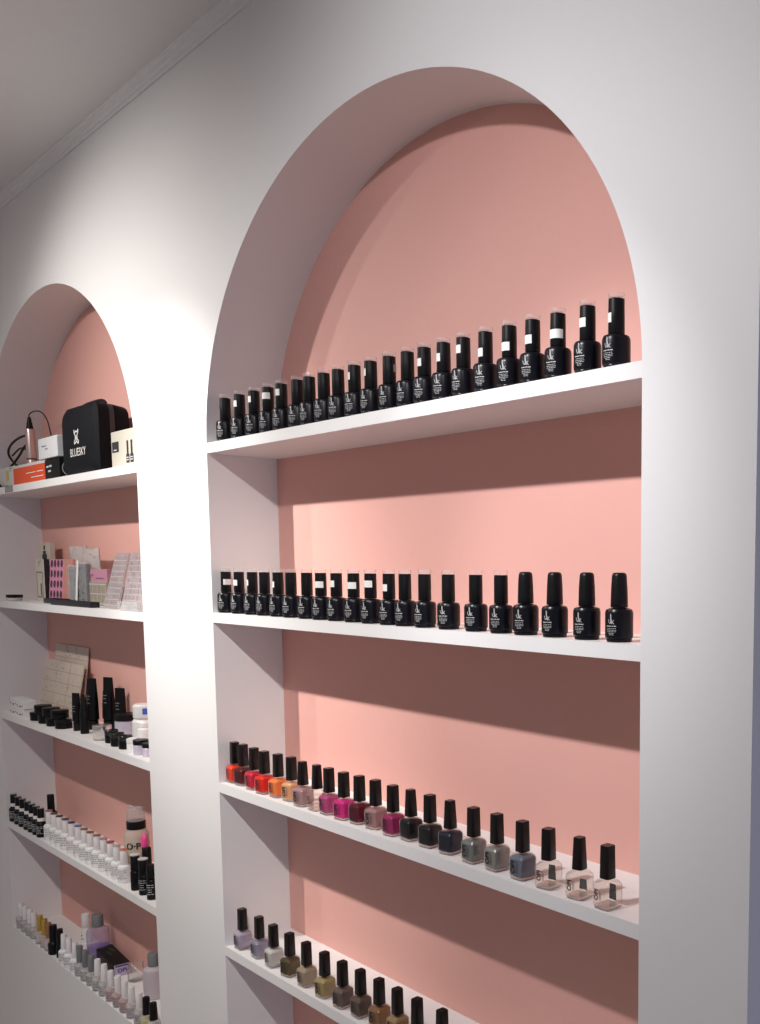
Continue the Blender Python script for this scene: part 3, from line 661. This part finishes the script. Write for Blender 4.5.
for k, (x, y) in enumerate(((-1.068,.024),(-1.026,.024),(-.985,.024),(-.940,.024),(-.893,.024),(-.846,.024),(-.803,.024),(-.762,.024),(-.720,.025),(-.676,.025),(-.635,.026),(-.591,.024),(-.549,.024))):
    round_bottle('gel_polish_bottle', 'white gel polish bottle with %s cap top, %s from left of the white row' % (swn[k], ORD[k]), x-.008, y-.003, z4, 'white gel bottles on the fourth shelf', WPLAS, WPLAS,
                 .0142, .041, .0082, .0745, sw=mat('swatch_'+swn[k].replace(' ', '_'), sw[k], .3), marks=GPRINT, rz=radians(42+random.uniform(-8, 8)))
t = thing('dispenser_bottle', 'clear pump dispenser bottle with black band behind the white bottles', 'bottle', (-.612, .070, z4))
bb = part('bottle_body', MB().lathe([(.023,0),(.0265,.002),(.0268,.006),(.0268,.088),(.0255,.096),(.0215,.102),(.0200,.105)], 32).mesh('bottle_body', clear_mat('milky_bottle', white=.5, wcol=(.70,.62,.52))), t)
part('liquid', MB().lathe([(.022,.003),(.0245,.005),(.0245,.076),(.022,.077)], 28).mesh('liquid', mat('pale_liquid', (.62,.54,.43), .3)), bb)
part('black_band', MB().lathe([(.0195,.1052),(.0205,.106),(.0205,.1235),(.0195,.1245)], 30).mesh('black_band', BCAP), t, 'black collar')
cp = part('pump_top', MB().lathe([(.0190,.1247),(.0195,.126),(.0190,.147),(.0165,.154),(.0130,.1555),(.012,.153)], 30).mesh('pump_top', clear_mat('clear_pump', white=.32, wcol=(.6,.58,.57))), t, 'clear domed pump top')
part('spout', MB().tube([(-.006,-.003,.154),(-.010,-.006,.158),(-.014,-.008,.158)], .0024).mesh('spout', CLEARP), cp)
part('lettering', MB().text('O·P·I', .021, cyl(.0271, .068, radians(-26)), bold=1).mesh('lettering', DPRINT, False), t, 'dark capital lettering')
for k, (x, y, h, lb) in enumerate(((-.482,.018,.081,'tall black bottle with white top, left of the three by the pillar'), (-.436,.018,.081,'tall black bottle with white top and print, middle of the three by the pillar'),
                                   (-.392,.018,.079,'black bottle half hidden by the pillar edge on the fourth shelf'))):
    t = round_bottle('nail_glue_bottle', lb, x, y, z4, 'tall black bottles by the pillar', JB, BCAP, .0105, .046, .0098, h-.003, sw=mat('white_plug', (.62,.60,.58), .4) if k < 2 else None, marks=PRINT if k else None, rz=radians(45), cat='bottle')
round_bottle('nail_glue_bottle', 'black capped bottle standing behind the tall black trio', -.495, .048, z4, None, JB, BCAP, .0115, .045, .0100, .087, cat='bottle')
t = thing('dust_brush', 'brush with bright pink oval head standing by the pillar', 'brush', (-.508, .048, z4), rot=(0, radians(2), 0))
part('handle', MB().lathe([(.0042,0),(.0050,.001),(.0050,.048),(.0040,.050)], 16).mesh('handle', clear_mat('clear_handle', white=.4, wcol=(.75,.62,.58))), t, 'clear handle')
part('ferrule', MB().lathe([(.0058,.0502),(.0082,.053),(.0086,.072),(.0060,.0775)], 20).mesh('ferrule', mat('gold_ferrule', (.55,.38,.18), .35, .6)), t, 'gold ferrule with dark mark')
part('head', MB().prism([(.0040,.0036,.0035,.0777),(.0078,.0060,.0059,.081),(.0092,.0068,.0067,.090),(.0092,.0068,.0067,.105),(.0076,.0058,.0057,.113),(.0036,.0030,.0029,.117)], 5).mesh('head', mat('hot_pink_plastic', (.85,.09,.30), .4)), t, 'hot pink head')

# ------------------------------------------------------------------ left alcove, bottom ledge
z5 = ZL[4]
CLB = clear_mat('pale_clear_bottle', white=.28, wcol=(.74,.72,.72))
GOLD = mat('gold_cap', (.66,.46,.10), .28, .85)
COPPER = mat('copper_cap', (.45,.22,.13), .35, .6)
GREYC = mat('grey_cap', (.20,.21,.215), .35, .2)
def pol(n, c): return mat('fill_'+n, c, .3)
milk = pol('milky', (.66,.64,.63)); blush = pol('blush', (.60,.33,.30)); clearf = pol('water', (.55,.52,.50)); yel = pol('yellow', (.55,.52,.12))
L5 = [(-1.338,'W',milk,'sheer white'),(-1.297,'W',milk,'milky white'),(-1.254,'W',milk,'cloudy white'),(-1.219,'W',milk,'pale white'),(-1.171,'G',clearf,'gold capped clear'),(-1.132,'G',blush,'gold capped blush'),(-1.099,'C',clearf,'copper capped clear'),
      (-1.062,'K',None,'thick black'),(-1.023,'S',None,'slender black'),(-.977,'X',None,'white capped white'),(-.938,'X',None,'white capped chalky'),(-.893,'X',None,'white capped ivory'),
      (-.860,'Y',milk,'grey capped pale'),(-.818,'Y',milk,'grey capped misty'),(-.777,'Y',clearf,'grey capped clear'),(-.735,'X',milk,'white capped greyish'),(-.691,'X',milk,'white capped pearly'),
      (-.649,'W',blush,'white capped rose'),(-.604,'W',blush,'white capped pink'),(-.562,'W',blush,'white capped blush'),(-.521,'W',clearf,'white capped clear'),(-.475,'W',clearf,'white capped champagne'),
      (-.435,'Z',yel,'black capped yellow'),(-.395,'Z',milk,'black capped pale')]
grp = 'polish bottles along the bottom ledge of the left alcove'
for k, (x, kd, fl, nm) in enumerate(L5):
    lab = '%s nail polish bottle, %s from left on left alcove bottom ledge' % (nm, ORD[k])
    y = .0140; x -= .008 if x > -1.2 else .012
    if kd == 'W': round_bottle('nail_polish_bottle', lab, x, y, z5, grp, CLB, WPLAS, .0132, .034, .0074, .072, fill=fl, marks=GPRINT, rz=radians(38))
    elif kd == 'G': round_bottle('nail_polish_bottle', lab, x, y, z5, grp, CLB, GOLD, .0132, .034, .0078, .077, fill=fl)
    elif kd == 'C': round_bottle('nail_polish_bottle', lab, x, y, z5, grp, CLB, COPPER, .0132, .034, .0076, .075, fill=fl)
    elif kd == 'K': round_bottle('nail_polish_bottle', lab, x, y, z5, grp, JB, BCAP, .0140, .034, .0098, .078)
    elif kd == 'S': round_bottle('nail_polish_bottle', lab, x, y+.004, z5, grp, JB, BCAP, .0100, .034, .0082, .076)
    elif kd == 'X': round_bottle('nail_polish_bottle', lab, x, y, z5, grp, WPLAS if fl is None else CLB, WPLAS, .0142, .036, .0084, .076, fill=fl, marks=GPRINT, rz=radians(38), cap_taper=.8)
    elif kd == 'Y': round_bottle('nail_polish_bottle', lab, x, y, z5, grp, CLB, GREYC, .0136, .034, .0080, .076, fill=fl, marks=GPRINT, rz=radians(38))
    elif kd == 'Z': round_bottle('nail_polish_bottle', lab, x, y, z5, grp, CLB, OCAP, .0140, .034, .0088, .073, fill=fl, cap_taper=.82)
LIL = clear_mat('lilac_clear_bottle', tint=(.92,.88,.97), white=.30, wcol=(.62,.54,.66))
t = thing('remover_bottle', 'lilac remover bottle with grey cap and violet base, back of bottom ledge', 'bottle', (-.962, .088, z5))
b = part('bottle_body', MB().lathe([(.024,0),(.027,.002),(.0275,.008),(.0275,.066),(.0255,.076),(.017,.081),(.0135,.083)], 30).mesh('bottle_body', LIL), t)
part('violet_liquid', MB().lathe([(.024,.003),(.0265,.006),(.0265,.030),(.024,.031)], 28).mesh('violet_liquid', mat('violet_liquid', (.16,.05,.42), .3)), b, 'violet liquid layer')
part('cap', MB().lathe([(.0135,.0832),(.0142,.084),(.0140,.113),(.0130,.1145)], 26).mesh('cap', GREYC), t, 'grey flip cap')
t = thing('remover_bottle', 'lilac grey bottle cut off by the pillar edge, bottom ledge', 'bottle', (-.603, .092, z5))
part('bottle_body', MB().lathe([(.022,0),(.0245,.002),(.0245,.062),(.0225,.070),(.0150,.0755),(.0125,.077)], 30).mesh('bottle_body', mat('lilac_grey_plastic', (.50,.45,.48), .35)), t)
part('cap', MB().lathe([(.0125,.0772),(.0132,.078),(.0130,.1065),(.0120,.108)], 26).mesh('cap', GREYC), t, 'dark grey cap')
t = thing('slim_bottle', 'slim white bottle standing left of the lilac remover bottle', 'bottle', (-1.098, .102, z5))
part('bottle_body', MB().lathe([(.0120,0),(.0130,.001),(.0130,.036),(.0100,.041)], 22).mesh('bottle_body', WPLAS), t)
part('cap', MB().lathe([(.0105,.0412),(.0110,.042),(.0100,.078),(.0090,.0795)], 22).mesh('cap', WPLAS), t)
part('print', MB().ribbons([[(-.005,.020),(.003,.022)],[(-.004,.012),(.005,.012)]], .0024, cyl(.0132, 0, -pi/2+.3)).mesh('print', GPRINT, False), t)
# black lying carton with lilac end
t = thing('carton', 'black carton with lilac printed end lying on the bottom ledge', 'box', (-.868, .090, z5), radians(-4))
part('carton_body', MB().rbox(.160, .040, .031, .002, .001).mesh('carton_body', BLKCARD), t)
part('end_label', MB().box(.0800, .0808, -.0185, .0185, .001, .030).mesh('end_label', mat('lilac_label', (.52,.44,.60), .5), False), t, 'lilac end label')
f = side(.0811, 0, 0)
part('print', MB().ribbons([[(-.016,.0265),(.016,.0265)]], .004, f).text('OPI', .014, f, 0, .014, bold=1).mesh('print', mat('violet_ink', (.10,.06,.22), .5), False), t, 'violet lettering')
part('print', MB().ribbons([[(-.05,.006),(-.02,.010)],[(-.03,-.006),(.0,-.002)]], .003, lambda s, q: (s, q, .0314)).mesh('print', mat('green_ink', (.05,.12,.06), .5), False), t)
t = thing('glass_jar', 'empty clear glass jar beside the black carton, bottom ledge', 'jar', (-.735, .098, z5))
part('jar_body', MB().lathe([(.0165,0),(.0185,.001),(.0190,.004),(.0190,.030),(.0172,.034),(.0172,.041),(.0182,.042),(.0182,.043),(.0160,.043),(.0160,.034),(.0168,.030),(.0168,.005),(.004,.004)], 30).mesh('jar_body', clear_mat('jar_glass', white=.04, fmin=.06, fmax=.7)), t)

# ------------------------------------------------------------------ light
def spot(name, loc, tgt, W, ang, blend, col, rad=.02):
    from mathutils import Vector
    l = bpy.data.lights.new(name, 'SPOT'); l.energy = W; l.spot_size = radians(ang); l.spot_blend = blend; l.color = col; l.shadow_soft_size = rad
    o = bpy.data.objects.new(name, l); C.objects.link(o); o.location = loc
    o.rotation_euler = (Vector(tgt)-Vector(loc)).to_track_quat('-Z', 'Y').to_euler()
    return o
WARM = (1, .962, .92)
def fixture(loc, aim, W, ang=110, col=WARM):
    return spot('ceiling_spot', loc, tuple(a+b for a, b in zip(loc, aim)), W, ang, 1.0, col)
# each lamp has a hot centre, a flood and a faint wide spill, as reflector lamps have
fixture((-.81, -.87, 2.27), (.42, 1, -.78), 20, 88); fixture((-.81, -.87, 2.27), (.05, 1, -1.0), 10)
LA = (-.38, -.87, 2.27)
fixture(LA, (.27, 1, -.84), 64, 46); fixture(LA, (.15, 1, -1.05), 12, 80); fixture(LA, (.11, 1, -.99), 24, 114)
LC = (.80, -.87, 2.27)
COOL = (.98, .965, .985)
fixture(LC, (.08, 1, -.80), 36, 36, COOL); fixture(LC, (.05, 1, -.95), 15, 72, COOL); fixture(LC, (.05, 1, -.75), 19, 110, COOL)
LE = (1.60, -.87, 2.27)
fixture(LE, (-1.60, .92, -1.14), 62, 36)
spot('added_bounce_fill', (-1.2, -2.3, 2.36), (-1.2, -2.3, 0), 60, 120, 1.0, WARM, .05)  # added unseen fill: lights the floor so its bounce brightens the ceiling

w = bpy.data.worlds.new('room'); bpy.context.scene.world = w; w.use_nodes = True
nt = w.node_tree; bg = nt.nodes['Background']
tc = nt.nodes.new('ShaderNodeTexCoord'); sp = nt.nodes.new('ShaderNodeSeparateXYZ')
mr = nt.nodes.new('ShaderNodeMapRange'); mr.inputs['From Min'].default_value = .55; mr.inputs['From Max'].default_value = 1.0
mx = nt.nodes.new('ShaderNodeMixRGB'); mx.inputs[1].default_value = (.225, .200, .192, 1); mx.inputs[2].default_value = (.24, .29, .50, 1)
nt.links.new(tc.outputs['Generated'], sp.inputs[0]); nt.links.new(sp.outputs['X'], mr.inputs['Value'])
nt.links.new(mr.outputs[0], mx.inputs[0]); nt.links.new(mx.outputs[0], bg.inputs[0]); bg.inputs[1].default_value = 1.0

# ------------------------------------------------------------------ camera
from mathutils import Matrix, Vector
cam = bpy.data.cameras.new('camera'); co = bpy.data.objects.new('camera', cam); C.objects.link(co)
yaw, pitch, roll = .745063, -.098723, .006183
F = Vector((-sin(yaw)*cos(pitch), cos(yaw)*cos(pitch), sin(pitch))); Rr = Vector((cos(yaw), sin(yaw), 0)); U = Rr.cross(F)
R2 = Rr*cos(roll)+U*sin(roll); U2 = -Rr*sin(roll)+U*cos(roll)
M = Matrix((R2, U2, -F)).transposed().to_4x4(); M.translation = (1.78979, -.78453, 1.48217)
co.matrix_world = M
cam.sensor_fit = 'VERTICAL'; cam.sensor_height = 24; cam.lens = 983.095/1024*24
cam.shift_x = -262.952/1024; cam.shift_y = 155.593/1024
cam.clip_start = .02
sc = bpy.context.scene; sc.camera = co
sc.view_settings.view_transform = 'Standard'; sc.view_settings.look = 'None'; sc.view_settings.gamma = 1; sc.view_settings.use_curve_mapping = False
sc.view_settings.exposure = 0.0
sc.cycles.use_denoising = True
sc.cycles.max_bounces = 10; sc.cycles.transparent_max_bounces = 24
